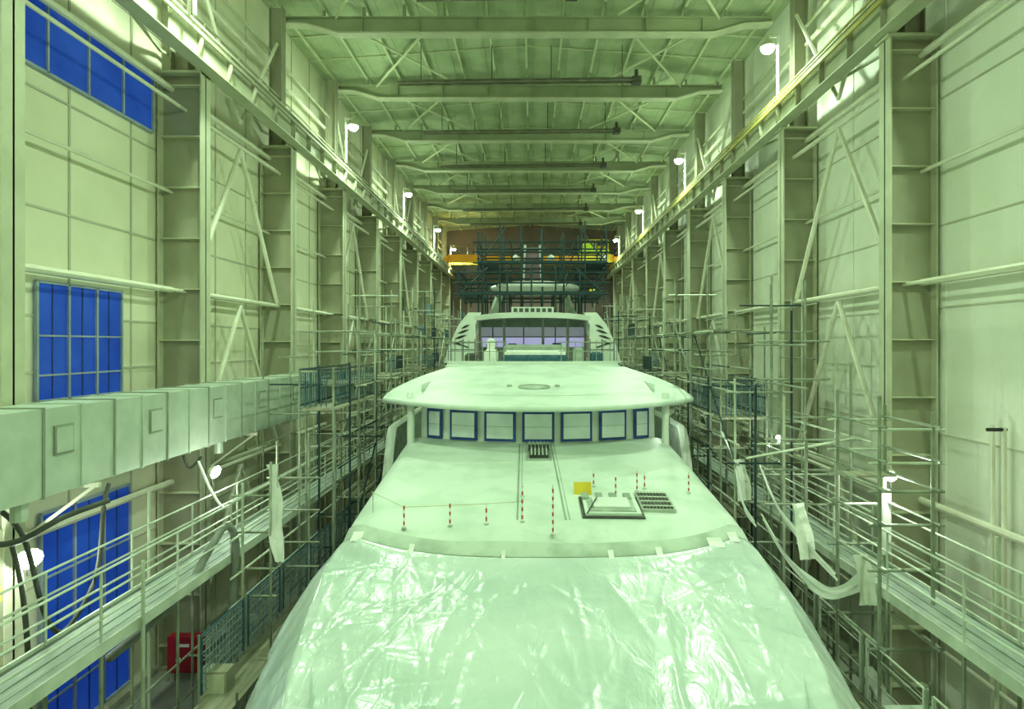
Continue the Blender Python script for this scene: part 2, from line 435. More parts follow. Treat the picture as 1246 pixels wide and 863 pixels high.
for s in (-1,1):
    b.grid(lambda u,v,s=s:(cx(16.6+14*v)+s*(hb(16.6+14*v)+.06-.28*u),16.6+14*v,sheer(16.6+14*v)+.10*math.sin(math.pi*u)),6,90,'yachtW')
    b.grid(lambda u,v,s=s:(cx(16.6+14*v)+s*(hb(16.6+14*v)-.2),16.6+14*v,sheer(16.6+14*v)*(1-u)+(E-4.5)*u),2,90,'dust_dim')  # inner bulwark face darkened in colour to lower its brightness
b.obj("hull",Yt,True)

def front(u): return 10.35+1.0*abs(u)**3.2
def surf(x,y):
    u=(x-cx(y))/4.05
    return E-3.56+.122*(y-10.6)-.07*u*u
def coachz(w,y,yf):
    s=(y-yf)/.8
    fd=.26*(1-.5*w*w)*(1-min(1,max(0,s)))**2
    e=max(0,(abs(w)-.86)/.14)
    return surf(cx(y)+4.05*w,y)-fd-.28*e**2.2
def coach(u,v):
    uu=2*u-1; w=max(-1,min(1,uu/.94)); side=max(0,(abs(uu)-.94)/.06)
    yf=front(w); y=yf+(17.4-yf)*(v**1.6)
    x=cx(y)+4.05*w
    z=coachz(w,y,yf)-side*1.0
    z+=.012*noise.noise(Vector((x*.9,y*.9,0)))
    return (x+ (math.copysign(.05*side,uu)),y,z)
b=MB(); b.grid(coach,72,56,'yacht')
b.grid(lambda u,v:(cx(10.4)+4.05*(2*u-1),front(2*u-1),coach(.03+u*.94,0)[2]-v*1.0),40,3,'dust_dim')
co=b.obj("coachroof",Yt,True)
b=MB()
def lip(u,v):
    w=(2*u-1)*.985; yf=front(w); y=yf+.02+(.26+.10*noise.noise(Vector((w*2.2,0,2))))*v*(1+.6*abs(w)**6)
    return (cx(y)+4.05*w,y,coachz(w,y,yf)+.012)
b.grid(lip,90,6,'lip')
b.obj("coachroof_shaded_lip",Yt,True)
b=MB()
def strip(b,xo0,xo1,y0,y1,w,k,h=.012):
    n=14
    for i in range(n):
        ya=y0+(y1-y0)*i/n; yb=y0+(y1-y0)*(i+1)/n
        xa_=xo0+(xo1-xo0)*i/n+.28; xb_=xo0+(xo1-xo0)*(i+1)/n+.28
        b.beam((xa_,ya,surf(xa_,ya)+h*.5),(xb_,yb,surf(xb_,yb)+h*.5),w,h,k)
strip(b,-.58,-.65,11.4,16.5,.035,'groove'); strip(b,.38,.24,11.4,16.5,.035,'groove')
strip(b,-.50,-.57,11.4,16.5,.02,'dust_dim'); strip(b,.46,.32,11.4,16.5,.02,'dust_dim')
b.obj("deck_tracks",Yt)
def deckbox(b,x0,x1,y0,y1,h0,h1,k):
    vs=[]
    for h in (h0,h1):
        for x,y in ((x0,y0),(x1,y0),(x1,y1),(x0,y1)): vs.append((x,y,surf(x,y)+h))
    b.add(vs,[(0,3,2,1),(4,5,6,7),(0,1,5,4),(1,2,6,5),(2,3,7,6),(3,0,4,7)],k)
b=MB()
deckbox(b,1.0,2.25,11.45,12.5,0,.04,'darkG'); deckbox(b,1.06,2.19,11.51,12.44,.03,.09,'yacht')
deckbox(b,1.14,2.1,11.6,12.3,.09,.11,'dust_dim'); deckbox(b,1.25,2.0,11.7,12.2,.11,.15,'yachtW')
for i in range(4): deckbox(b,1.05+i*.3,1.2+i*.3,12.2,12.5,.09,.13,'groove')
b.tube((1.1,11.5,surf(1.1,11.5)+.1),(1.35,12.1,surf(1.5,12.3)+.16),.015,'darkG'); 
b.obj("hatch_frame",Yt)
b=MB(); deckbox(b,2.25,2.95,11.8,12.75,.0,.06,'dust_dim')
for i in range(9): deckbox(b,2.3+i*.07,2.335+i*.07,11.85,12.7,.06,.09,'darkG')
for i in range(4): deckbox(b,2.28,2.92,11.9+i*.24,11.94+i*.24,.07,.10,'rail')
b.obj("deck_grille",Yt)
b=MB(); deckbox(b,-.18,.5,15.0,16.3,0,.04,'dust_dim'); deckbox(b,-.08,.42,15.1,15.6,.04,.14,'darkG'); 
for i in range(6):
    x=-.08+i*.1; b.tube((x,15.75,surf(x,15.7)+.03),(x,15.75,surf(x,15.7)+.22),.04,'darkG',7)
    b.tube((x,15.75,surf(x,15.7)+.22),(x,15.75,surf(x,15.7)+.3),.02,'dust_dim',7)
for i in range(5): deckbox(b,-.05+i*.1,-.01+i*.1,15.05,15.6,.14,.17,'rail')
b.obj("centre_hatch",Yt)

def bandY(x): return 16.55+.075*x*x
b=MB()
b.grid(lambda u,v:(cx(17)+(2*u-1)*3.55, bandY((2*u-1)*3.55)+.06*v, E-3.2+v*1.75),40,4,'yachtW')
for s in (-1,1):
    b.grid(lambda u,v,s=s:(cx(17)+s*(3.55+.12*math.sin(u*1.57)),bandY(3.55)+u*14,E-4.5+v*3.3),12,3,'yachtW')
    b.tube((cx(17)+s*3.75,16.95,E-4.4),(cx(17)+s*3.75,16.95,E-1.4),.11,'yachtW',14)
b.obj("deckhouse",Yt,True)
b=MB()
for xcn,w in ((0,.92),(1.1,.92),(-1.1,.92),(2.18,.86),(-2.18,.86),(3.08,.52),(-3.08,.52)):
    slope=.15*xcn; nrm=Vector((slope,-1,0)).normalized(); t=Vector((1,slope,0)).normalized()
    c=Vector((cx(17)+xcn,bandY(xcn)-.01,0))+nrm*.02
    def slab(a0,a1,z0,z1,d0,d1,k):
        vs=[]
        for z in (z0,z1):
            for a,d in ((a0,d1),(a1,d1),(a1,d0),(a0,d0)):
                p=c+t*a+nrm*d; vs.append((p.x,p.y,z))
        b.add(vs,[(0,3,2,1),(4,5,6,7),(0,1,5,4),(1,2,6,5),(2,3,7,6),(3,0,4,7)],k)
    slab(-w/2,w/2,E-2.78,E-1.9,-.02,.03,'tapeB')
    slab(-w/2+.06,w/2-.06,E-2.71,E-1.97,.03,.04,'darkG')
    slab(-w/2+.07,w/2-.07,E-2.70,E-1.98,.03,.05,'panel')
    slab(-w/2+.075,w/2-.075,E-2.36,E-2.345,.05,.055,'dust_dim')
b.obj("taped_windows",Yt)

BW=[(15.5,4.68),(17.1,4.66),(18,4.6),(19,4.45),(20,4.27),(21,4.02),(22,3.7),(22.8,3.45)]
def brim(u,v):
    uu=math.sin((2*u-1)*math.pi/2*.98)/math.sin(math.pi/2*.98)
    yb=15.45+1.75*abs(uu)**2.2; y=yb+(22.8-yb)*v
    x=cx(17)+lerp(y,BW)*uu
    z=E-1.57+.108*(y-15.5)-.10*uu*uu*(1-.3*v)-.10*(1-v)**8
    dx=(x-.05)/1.25; dy=(y-18.6)/1.3; r=math.sqrt(dx*dx+dy*dy)
    if r<1: z-=.12*(1-r**4)
    return (x,y,z)
b=MB(); b.grid(brim,110,90,'yacht'); o=b.obj("upper_foredeck",Yt,True)
md=o.modifiers.new("s",'SOLIDIFY'); md.thickness=.13; md.offset=-1
b=MB()
zr=lambda y:E-1.57+.108*(y-15.5)
b.add([(.05+.42*math.cos(2*math.pi*i/20),18.5+.3*math.sin(2*math.pi*i/20),zr(18.5+.3*math.sin(2*math.pi*i/20))-.10) for i in range(20)],[tuple(range(20))],'dust_dim')
b.path([(.05+.5*math.cos(2*math.pi*i/28),18.5+.36*math.sin(2*math.pi*i/28),zr(18.5+.36*math.sin(2*math.pi*i/28))-.09) for i in range(29)],.025,'dust_dim',6)
for x in (-.75,.8): b.path([(x+.06*math.cos(2*math.pi*i/12),18.6+.1*math.sin(2*math.pi*i/12),zr(18.6)-.07) for i in range(13)],.03,'dust_dim',5)
b.obj("deck_recess_rim",Yt)

b=MB()
b.box(-3.45,3.45,22.7,34,E-.98,E-.8,'yacht')
b.grid(lambda u,v:((2*u-1)*3.5,22.9+.6*(2*u-1)**2,E-.95+.3*v),30,2,'yachtW')
b.grid(lambda u,v:((2*u-1)*3.5,23.05+.6*(2*u-1)**2,E-.95+.3*v),30,2,'yachtW')
b.grid(lambda u,v:((2*u-1)*3.5,22.9+.15*v+.6*(2*u-1)**2,E-.65),30,1,'yachtW')
for s in (-1,1):
    poly=[(s*2.5,E-.8),(s*3.95,E-.8),(s*3.75,E-.1),(s*3.3,E+.9),(s*2.85,E+1.45),(s*2.3,E+1.45),(s*2.55,E+.9)]
    if s<0: poly=poly[::-1]
    b.prismY(poly,25.6,25.85,'yachtW')
    for i,(ox,oz,L_) in enumerate(((3.28,.12,.30),(3.2,.36,.34),(3.08,.6,.32),(2.98,.82,.24))):
        x=s*ox; z=E+oz; n=8; pts=[]
        for j in range(n+1):
            t=j/n; pts.append((x-s*L_*(1-2*t)*.8, z+.14*(1-2*t)*.6+.05*math.sin(math.pi*t)))
        for j in range(n-1,0,-1):
            t=j/n; pts.append((x-s*L_*(1-2*t)*.8, z+.14*(1-2*t)*.6-.05*math.sin(math.pi*t)))
        b.prismY(pts,25.57,25.62,'dark')
    b.beam((s*2.85,25.58,E-.1),(s*3.45,25.58,E+.1),.04,.05,'dark')
    b.grid(lambda u,v,s=s:(s*(3.95-1.1*v),25.8+8*u,E-.8+2.25*v),4,2,'yachtW')
def roofl(u,v):
    uu=2*u-1; yb=25.0+.8*uu*uu; y=yb+(33.5-yb)*v
    return (uu*3.05,y,E+1.55-.2*abs(uu)**3-.14*(1-v)**6)
b.grid(roofl,30,16,'yachtW')
b.grid(lambda u,v:(lambda p:(p[0],p[1]+.05,p[2]-.22))(roofl(u,v)),30,16,'yachtW')
b.grid(lambda u,v:(lambda p:(p[0],p[1]+.05*v,p[2]-.22*v))(roofl(u,0)),30,1,'yachtW')
o=b.obj("upper_superstructure",Yt)
b=MB()
b.box(-2.7,2.7,29.0,29.1,E-.8,E-.1,'yachtW'); b.box(-2.7,2.7,29.0,29.1,E+.9,E+1.4,'dust_dim')
for x0,x1 in ((-2.55,-1.5),(-1.35,.45),(.6,1.7),(1.85,2.6)):
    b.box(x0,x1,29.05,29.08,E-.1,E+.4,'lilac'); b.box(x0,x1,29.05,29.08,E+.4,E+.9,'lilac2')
for x in (-2.65,-1.43,.52,1.77,2.65): b.box(x-.06,x+.06,28.95,29.1,E-.8,E+1.4,'yachtW')
for x in (-2.0,-.45,1.15): b.box(x-.025,x+.025,29.0,29.05,E-.1,E+.9,'darkG')
b.box(-2.7,2.7,28.96,29.0,E+.38,E+.44,'dust_dim')
for x,h in ((-1.0,.35),(.1,.25),(1.2,.4),(-2.1,.3)): b.box(x-.2,x+.2,28.5,28.8,E-.8,E-.1+h*.5,'darkG')
b.obj("lounge_windows",Yt)
b=MB()
def cushion(x0,x1,y0,y1,z0,z1,k):
    r=min(.1,(z1-z0)*.4)
    b.box(x0,x1,y0,y1,z0,z1-r,k)
    b.add([(x0,y0,z1-r),(x1,y0,z1-r),(x1,y1,z1-r),(x0,y1,z1-r),(x0+r,y0+r,z1),(x1-r,y0+r,z1),(x1-r,y1-r,z1),(x0+r,y1-r,z1)],[(4,5,6,7),(0,1,5,4),(1,2,6,5),(2,3,7,6),(3,0,4,7)],k)
cushion(-1.3,1.5,24.4,25.6,E-.8,E-.42,'net'); cushion(-1.2,1.4,24.5,25.4,E-.42,E-.22,'cloth'); cushion(-1.3,1.5,25.5,25.8,E-.5,E+.02,'dust_dim')
cushion(-2.1,-1.5,24.8,25.3,E-.8,E-.2,'cloth'); cushion(-2.0,-1.65,25.2,25.4,E-.3,E+.3,'cloth')
cushion(1.75,2.2,24.8,25.3,E-.8,E-.1,'dust_dim')
cushion(-2.9,-2.4,24.6,25.2,E-.8,E-.35,'darkG'); cushion(2.5,3.0,24.6,25.2,E-.8,E-.3,'net')
b.obj("sun_lounge_seating",Yt)
b=MB()
for i in range(25):
    u=-1+i/12; x=u*3.45; y=22.98+.6*u*u
    if abs(u)>.28: b.tube((x,y,E-.65),(x,y,E+(.12 if abs(u)<.7 else .2)),.018,'scaf',5)
for s in (-1,1):
    b.path([(s*3.45*t,22.98+.6*t*t,E+.12) for t in (.3,.45,.6,.75,.9,1)],.022,'scaf',5)
    b.path([(s*3.45*t,22.98+.6*t*t,E-.25) for t in (.3,.45,.6,.75,.9,1)],.015,'scaf',5)
    b.tube((s*3.45,23.58,E+.2),(s*3.6,25.6,E+.2),.02,'rail',5)
    for h in (-.2,.1): b.tube((s*2.4,24,E+h),(s*3.4,24,E+h),.02,'scafD',5)
    for x in (2.4,2.9,3.4): b.tube((s*x,24,E-.8),(s*x,24,E+.25),.02,'scafD',5)
b.obj("upper_deck_rail",Yt)
b=MB()
b.box(-1.0,1.0,27.2,28.6,E+1.5,E+1.8,'yachtW')
for i in range(7): b.box(-.9+i*.27,-.72+i*.27,27.17,27.2,E+1.56,E+1.74,'darkG')
for s in (-1,1):
    b.beam((s*2.1,29.5,E+1.45),(s*1.7,30.4,E+2.7),.14,.5,'dust_dim')
def dome(u,v):
    t=2*math.pi*u; r=math.sin(v*math.pi); return (.15+2.4*r*math.cos(t),30.5+1.8*r*math.sin(t),E+3.0+.36*math.cos(v*math.pi))
b.grid(dome,36,14,'white')
for x in (-.5,.5): b.beam((x,31,E+3.0),(x*.8,31.2,E+5.4),.12,.25,'white')
b.beam((-.9,31.1,E+4.5),(1.0,31.1,E+4.5),.15,.08,'dust_dim'); b.beam((-.6,31.1,E+5.2),(.7,31.1,E+5.2),.15,.08,'dust_dim')
b.box(-.36,.4,31.05,31.3,E+3.1,E+5.1,'mauve')
for x,z,r in ((-.9,4.72,.18),(1.0,4.72,.18)):
    b.path([(x,31.1,E+z-r),(x,31.1,E+z-r*.5),(x,31.1,E+z),(x,31.1,E+z+r*.6),(x,31.1,E+z+r)],[r*.5,r*.95,r,r*.75,r*.1],'white',12)
b.obj("radar_mast",Yt,False)
b=MB(); b.box(-3.2,3.2,33.9,41,E-4.5,E-.8,'yachtW')
for i in range(6): b.box(-3.23,3.23,34.4+i*1.1,35.1+i*1.1,E-2.2,E-1.4,'darkG')
b.obj("aft_superstructure",Yt)
b=MB()
for y in range(8,42,5):
    b.box(cx(y)-.5,cx(y)+.5,y-.3,y+.3,0,.35,'wood'); b.box(cx(y)-.4,cx(y)+.4,y-.25,y+.25,.35,.75,'wood')
b.obj("keel_blocks",Yt)

# ------------------------------------------------------------------ tarp over bow
TW=[(2.6,1.0),(4,2.0),(6,3.1),(7.8,3.62),(9,3.82),(10.5,4.0),(12,4.08)]
RC=random.Random(21); creases=[]
for i in range(150):
    an=RC.choice((RC.uniform(-.5,.5),RC.uniform(1.0,2.1),RC.uniform(0,3.1)))
    creases.append((RC.uniform(-4,4.6),RC.uniform(6,11),math.cos(an),math.sin(an),RC.uniform(.4,2.2),RC.uniform(.010,.036)*RC.choice((1,1,-.7)),RC.uniform(.025,.07)))
def tarp(u,v):
    uu=2*u-1; w=max(-1,min(1,uu/.74)); d=max(0,(abs(uu)-.74)/.26)
    yb=front(w)-.03; y=2.6+(yb-2.6)*v; f=yb-y
    hw=lerp(y,TW)
    x=cx(y)+w*hw
    zback=coachz(w,yb,front(w))+.03
    zplane=E-3.86-.13*f-.004*f*f-.03*w*w
    k=sm(f/.5)
    z=zback*(1-k)+zplane*k
    amp=min(1,f*1.3)
    h=.05*noise.noise(Vector((x*.6,y*.45,1)))+.02*(1-2*abs(noise.noise(Vector((x*.9+y*.4,y*.8,6)))))
    for (a,c,ca,sa,L_,hh,ww) in creases:
        dx=x-a; dy=y-c; al=dx*ca+dy*sa
        if abs(al)<L_:
            pe=abs(-dx*sa+dy*ca)
            if pe<ww*4: h+=hh*math.exp(-pe/ww)*(1-(al/L_)**2)
    for xs in (-1.75,.35,2.3):
        pe=abs(x-cx(y)-xs-.08*math.sin(y)); h+=.018*math.exp(-pe/.03)
    z+=amp*h
    if d>0:
        fold=math.sin(y*5.5+d*2.5+2*noise.noise(Vector((y*.8,d,4))))
        f2=1-abs(noise.noise(Vector((y*1.5,d*1.2,9))))*2
        x+=math.copysign(.92*d,w)+math.copysign(.04*fold*d,w)
        z-=1.15*d+.35*d*d*d; z+=.06*fold*d+.05*f2*d
    return (x,y,z)
b=MB(); b.grid(tarp,260,220,'tarp')
def skirt(s):
    def f(u,v):
        p=tarp(1 if s>0 else 0,u); return (p[0]+s*(.10*math.sin(u*60)*v),p[1],p[2]-.9*v)
    return f
for s in (-1,1): b.grid(skirt(s),140,5,'tarp')
b.obj("plastic_tarpaulin",None,True)
b=MB()
for u,l in ((-.9,.2),(-.62,.1),(-.2,.08),(.28,.1),(.5,.12),(.78,.28),(.88,.18)):
    y=front(u)-.02; x=cx(y)+4.05*u; z=coachz(u,y,front(u))+.04
    b.add([(x-l/2,y-.12,z-.03),(x+l/2,y-.12,z-.03),(x+l/2,y+.04,z+.02),(x-l/2,y+.04,z+.02),(x+l/2,y+.14,z+.07),(x-l/2,y+.14,z+.07)],[(0,1,2,3),(3,2,4,5)],'white')
b.obj("tarpaulin_tape",Yt)

def striped(x,y,h):
    b=MB(); z=surf(x,y)-.02; n=max(5,int(h/.07))
    b.path([(x,y,z),(x,y,z+.03)],.05,'dust_dim',8)
    for i in range(n):
        b.tube((x,y,z+h*i/n),(x,y,z+h*(i+1)/n),.016,'redp' if i%2 else 'white',6)
    b.obj("striped_marker_post")
for x,y,h in ((-2.48,11.1,.45),(-1.6,11.15,.45),(-.9,11.2,.42),(-.2,11.3,.7),(.38,10.75,.95),(1.82,12.6,.45),(2.35,12.95,.5),(2.55,13.1,.4),(3.5,12.9,.5),(1.4,13.2,.4),(-.22,12.6,.3)):
    striped(x,y,h)
b=MB()
pts=[(-3.3,11.9),(-2.48,11.1),(-1.6,11.15),(-.9,11.2),(-.2,11.3)]
b.path([(x,y,surf(x,y)+.40) for x,y in pts],.005,'yellowD',4)
b.tube((-3.3,11.9,surf(-3.3,11.9)-.1),(-3.3,11.9,surf(-3.3,11.9)+.42),.012,'rail',5)
b.obj("marker_rope")
b=MB(); z=surf(1.15,12.7)
b.add([(.92,12.7,z),(1.3,12.65,z),(1.3,12.8,z+.26),(.92,12.85,z+.24),(.92,12.72,z),(1.3,12.67,z),(1.3,12.82,z+.26),(.92,12.87,z+.24)],[(0,1,2,3),(7,6,5,4),(0,4,5,1),(3,2,6,7)],'yellow')
b.obj("yellow_notice_board")

# ------------------------------------------------------------------ walkways
def walkway(s):
    p=empty("side_walkway"); b=MB()
    xi,xo=s*6.6,s*7.45; a,c=sorted((xi,xo)); z=E-4.6
    b.box(a,c,1,44,z-.06,z,'plank')
    b.box(a-.04,a,1,44,z-.14,z+.05,'rail'); b.box(c,c+.04,1,44,z-.14,z+.05,'rail')
    for t in (.25,.5,.75): b.box(a+(c-a)*t-.01,a+(c-a)*t+.01,1,44,z,z+.012,'groove')
    y=1.2
    while y<44:
        for x in (a,c):
            b.tube((x,y,z),(x,y,z+1.12),.022,'rail',6)
        b.tube((a,y,0),(a,y,z),.03,'scaf',6); b.tube((c,y,0),(c,y,z),.03,'scaf',6)
        b.tube((a,y,z-.1),(c,y,z-.1),.03,'scaf',6)
        for h in (-2.2,-3.6): b.tube((a-.1,y,z+h),(c+.1,y,z+h),.026,'scaf',6)
        y+=1.9
    for x in (a,c):
        for h in (.4,.75,1.12): b.tube((x,1,z+h),(x,44,z+h),.02,'rail',6)
        for h in (-2.1,-3.5): b.tube((x,1,z+h),(x,44,z+h),.024,'scaf',6)
    b.obj("deck_and_rails",p)
    b=MB(); a,c=sorted((s*5.45,s*6.15)); z=E-6.6; kf='net' if s<0 else 'rail'; km='netL' if s<0 else 'scafL'
    ys_=10.6 if s<0 else 7.2
    b.box(a,c,ys_-.3,40,z-.05,z,'wood')
    y=ys_
    while y<40:
        x=s*5.45
        b.tube((x,y,0),(x,y,z+.2),.025,'scaf',6); b.tube((s*6.15,y,0),(s*6.15,y,z+1.25),.025,'scaf',6)
        b.tube((a,y,z-.08),(c,y,z-.08),.025,'scaf',6)
        xx=s*6.15
        if s<0:
            for q in range(13): b.box(xx-.006,xx+.006,y+.1+q*.12,y+.12+q*.12,z+.1,z+1.15,km)
        for q in range(8 if s<0 else 3): b.box(xx-.008,xx+.008,y+.1,y+1.6,z+.1+q*(.15 if s<0 else .45),z+.114+q*(.15 if s<0 else .45),km)
        b.beam((xx,y+.08,z+.1),(xx,y+.08,z+1.2),.04,.04,kf); b.beam((xx,y+1.62,z+.1),(xx,y+1.62,z+1.2),.04,.04,kf)
        b.tube((xx,y+.08,z+1.2),(xx,y+1.62,z+1.2),.02,kf,5)
        y+=1.75
    b.obj("lower_level",p)
walkway(-1); walkway(1)

# ------------------------------------------------------------------ scaffolding
SP={-1:empty("scaffolding"),1:empty("scaffolding")}
def scaffold(s,ya,yb):
    b=MB(); R=random.Random(5 if s>0 else 9)
    xs=[s*5.15,s*6.3] ; ys=[]
    y=ya
    while y<yb: ys.append(y); y+=R.choice((1.6,1.9,2.1))
    levels=[-7,-5,-3,-1.2,.4,1.8]
    def kk(): return R.choice(('scaf','scaf','scaf','scafL','scafL','scafD'))
    def top(y):
        base=-2.0+ (y-12)*.4 if y<19 else .9+R.uniform(-.6,1.5)
        if y>30: base=min(3.4,1.6+R.uniform(0,1.8))
        return base+R.uniform(-.5,.8)
    tops={}
    for i,y in enumerate(ys):
        for j,x in enumerate(xs):
            t=top(y); tops[(i,j)]=t
            b.tube((x,y,0),(x+R.uniform(-.03,.03),y+R.uniform(-.03,.03),E+t),.030,kk(),6)
    for i,y in enumerate(ys):
        for lv in levels:
            t=min(tops[(i,0)],tops[(i,1)])
            if lv<t: b.tube((xs[0]-s*.25,y,E+lv),(xs[1]+s*.3,y,E+lv),.026,kk(),5)
            if lv+1<t and R.random()<.5: b.tube((xs[0]-s*.15,y+.05,E+lv+1),(xs[1]+s*.3,y+.05,E+lv+1),.024,kk(),5)
            if i+1<len(ys):
                yn=ys[i+1]
                for j in (0,1):
                    tt=min(tops[(i,j)],tops[(i+1,j)])
                    for h in (0,.5,1.0):
                        if lv+h<tt and (h==0 or R.random()<.55):
                            b.tube((xs[j],y-.25,E+lv+h),(xs[j],yn+.25,E+lv+h),.025,kk(),5)
                    if lv+1.8<tt and R.random()<.22:
                        b.tube((xs[j],y,E+lv),(xs[j],yn,E+lv+1.8),.025,kk(),5)
                if lv<min(tops[(i,0)],tops[(i+1,1)]) and lv>-6 and R.random()<.4 and y>16:
                    for q in range(4):
                        xx=xs[0]+(xs[1]-xs[0])*(.1+q*.25); b.box(min(xx,xx+s*.22),max(xx,xx+s*.22),y,yn,E+lv+.03,E+lv+.07,'wood')
                if y>24 and lv>-4 and R.random()<.35 and lv<min(tops[(i,0)],tops[(i+1,0)]):
                    x=xs[R.choice((0,1))]
                    b.box(min(x,x+s*.01),max(x,x+s*.01),y,yn,E+lv+.1,E+lv+.7,R.choice(('net','scafD','netL')))
    y=max(ya,17.5)
    while y<yb:
        t=R.uniform(-1.5,2.4); x=s*R.choice((6.9,7.9,8.2))
        b.tube((x,y,0),(x,y,E+t),.028,kk(),5)
        for lv in (-3,-2.1,-1.2,-.4,.4,1.2):
            if lv<t: 
                if R.random()<.5: b.tube((x,y-.9,E+lv),(x,y+1.6,E+lv),.025,kk(),5)
                if R.random()<.4: b.tube((x,y,E+lv),(xs[1],y,E+lv),.025,kk(),5)
        y+=R.uniform(1.2,2.1)
    return b
scaffold(-1,17.0,44).obj("frame",SP[-1])
scaffold(1,14.6,44).obj("frame",SP[1])
for s,y0,y1,z,x0,x1 in ((-1,15.3,19.5,-1.75,-6.2,-5.3),(1,16.2,19.6,-2.1,5.3,6.6)):
    b=MB(); b.box(x0,x1,y0,y1,E+z,E+z+.06,'wood')
    for x in (x0,x1):
        for k in range(4):
            y=y0+(y1-y0)*k/3; b.tube((x,y,0),(x,y,E+z+1.15),.028,'scafD' if k%2 else 'scaf',6)
        for h in (.15,.6,1.1): b.tube((x,y0,E+z+h),(x,y1,E+z+h),.024,'scafD',5)
        for q in range(int((y1-y0)/.14)): b.box(x-.006,x+.006,y0+q*.14,y0+q*.14+.03,E+z+.1,E+z+1.0,'net')
    for q in range(int((x1-x0)/.14)): b.box(x0+q*.14,x0+q*.14+.03,y0-.006,y0+.006,E+z+.1,E+z+1.0,'net')
    b.tube((x0,y0,E+z+1.1),(x1,y0,E+z+1.1),.024,'scafD',5)
    b.obj("netted_platform",SP[s])
b=MB()
for x in (6.15,7.1):
    for y in (10.2,11.6): b.tube((x,y,0),(x,y,E-.9-(.3 if x>7 else 0)),.034,'scaf',7)
for dz in (-1.5,-2.1,-2.6,-3.2,-4.0,-5.4,-6.6):
    for y in (10.2,11.6): b.tube((5.95,y,E+dz),(7.3,y,E+dz),.028,'scafL' if dz>-2.2 else 'scaf',6)
    for x in (6.15,7.1): b.tube((x,10.0,E+dz+.06),(x,11.8,E+dz+.06),.028,'scaf',6)
b.box(6.1,7.15,11.2,11.6,E-2.58,E-2.54,'wood')
b.tube((4.9,13.2,E-2.6),(7.3,13.0,E-2.1),.03,'scafL',6)
for x,y,t,k in ((6.3,15.2,1.6,'scaf'),(6.75,15.0,.9,'scafD'),(7.2,15.2,1.7,'scaf'),(5.9,13.5,-1.2,'scafL'),(7.3,13.2,-.4,'scaf'),(8.1,18,1.5,'scaf'),(5.5,14.2,-1.0,'scafD'),(7.8,14.8,-.2,'scafL'),(6.9,16.6,2.0,'scaf'),(5.8,12.2,-2.0,'scaf'),(7.75,9.6,-3.2,'scafL')):
    b.tube((x,y,0),(x,y,E+t),.032,k,7)
for dz in (-3.4,-2.6,-1.9,-.9,0.1):
    b.tube((5.9,15.1,E+dz),(7.8,15.1,E+dz),.028,'scafL' if dz<-2 else 'scaf',6); b.tube((6.3,13.2,E+dz-.1),(6.3,18,E+dz-.1),.028,'scaf',6)
    if dz<-1: b.tube((5.4,13.4,E+dz-.3),(7.6,13.3,E+dz-.3),.028,'scaf',6); b.tube((7.3,12.4,E+dz-.2),(7.3,17,E+dz-.2),.028,'scafL',6)
b.obj("near_tower",SP[1])
b=MB()
for x,y,t in ((-6.3,12.5,-3.0),(-6.35,14.3,-2.4),(-5.6,14.4,-2.2),(-6.3,16.0,-1.0),(-5.5,16.0,-.8),(-7.6,11.4,-2.9),(-6.5,9.6,-3.6)):
    b.tube((x,y,0),(x,y,E+t),.03,'scafL' if y<13 else 'scaf',7)
for dz in (-5.5,-4.9,-4.1,-3.3): b.tube((-6.3,12.0,E+dz),(-6.3,17,E+dz),.026,'scafL',6); b.tube((-6.6,14.3,E+dz),(-5.3,14.3,E+dz),.026,'scaf',6); b.tube((-6.6,12.6,E+dz),(-5.6,12.6,E+dz),.026,'scaf',6)
b.obj("near_frame",SP[-1])
b=MB()
R=random.Random(3)
for x0,x1,y0,y1,zb,zt in ((-3.6,3.5,28.2,33.6,2.5,3.8),(-2.7,3.7,28.8,33,4.1,5.9)):
    n=6
    for y in (y0,(y0+y1)/2,y1):
        for i in range(n+1):
            x=x0+(x1-x0)*i/n; b.tube((x,y,E+1.35 if abs(x)<2.9 else E+zb-.3),(x,y,E+zt+R.uniform(-.3,.4)),.045,'scafD',5)
        for z in (zb,zb+.55,zb+1.05): b.tube((x0-.3,y,E+z),(x1+.3,y,E+z),.045,'scafD',5)
    for x in (x0,x0+(x1-x0)*.25,x1-(x1-x0)*.25,x1):
        for z in (zb,zb+.55,zb+1.05): b.tube((x,y0-.3,E+z),(x,y1+.3,E+z),.042,'scafD',5)
    b.box(x0,x0+1.0,y0,y1,E+zb,E+zb+.06,'scafD'); b.box(x1-1.0,x1,y0,y1,E+zb,E+zb+.06,'scafD')
    b.box(x0,x1,y0-.02,y0+.02,E+zb-.05,E+zb+.14,'scafD')
    b.tube((x0,y0,E+zb),(x0+1.4,y0,E+zt),.04,'scafD',5); b.tube((x1,y0,E+zb),(x1-1.4,y0,E+zt),.04,'scafD',5)
    b.tube((x0+2.2,y1,E+zb),(x0+3.4,y1,E+zt),.04,'scafD',5)
b.obj("mast_scaffold")

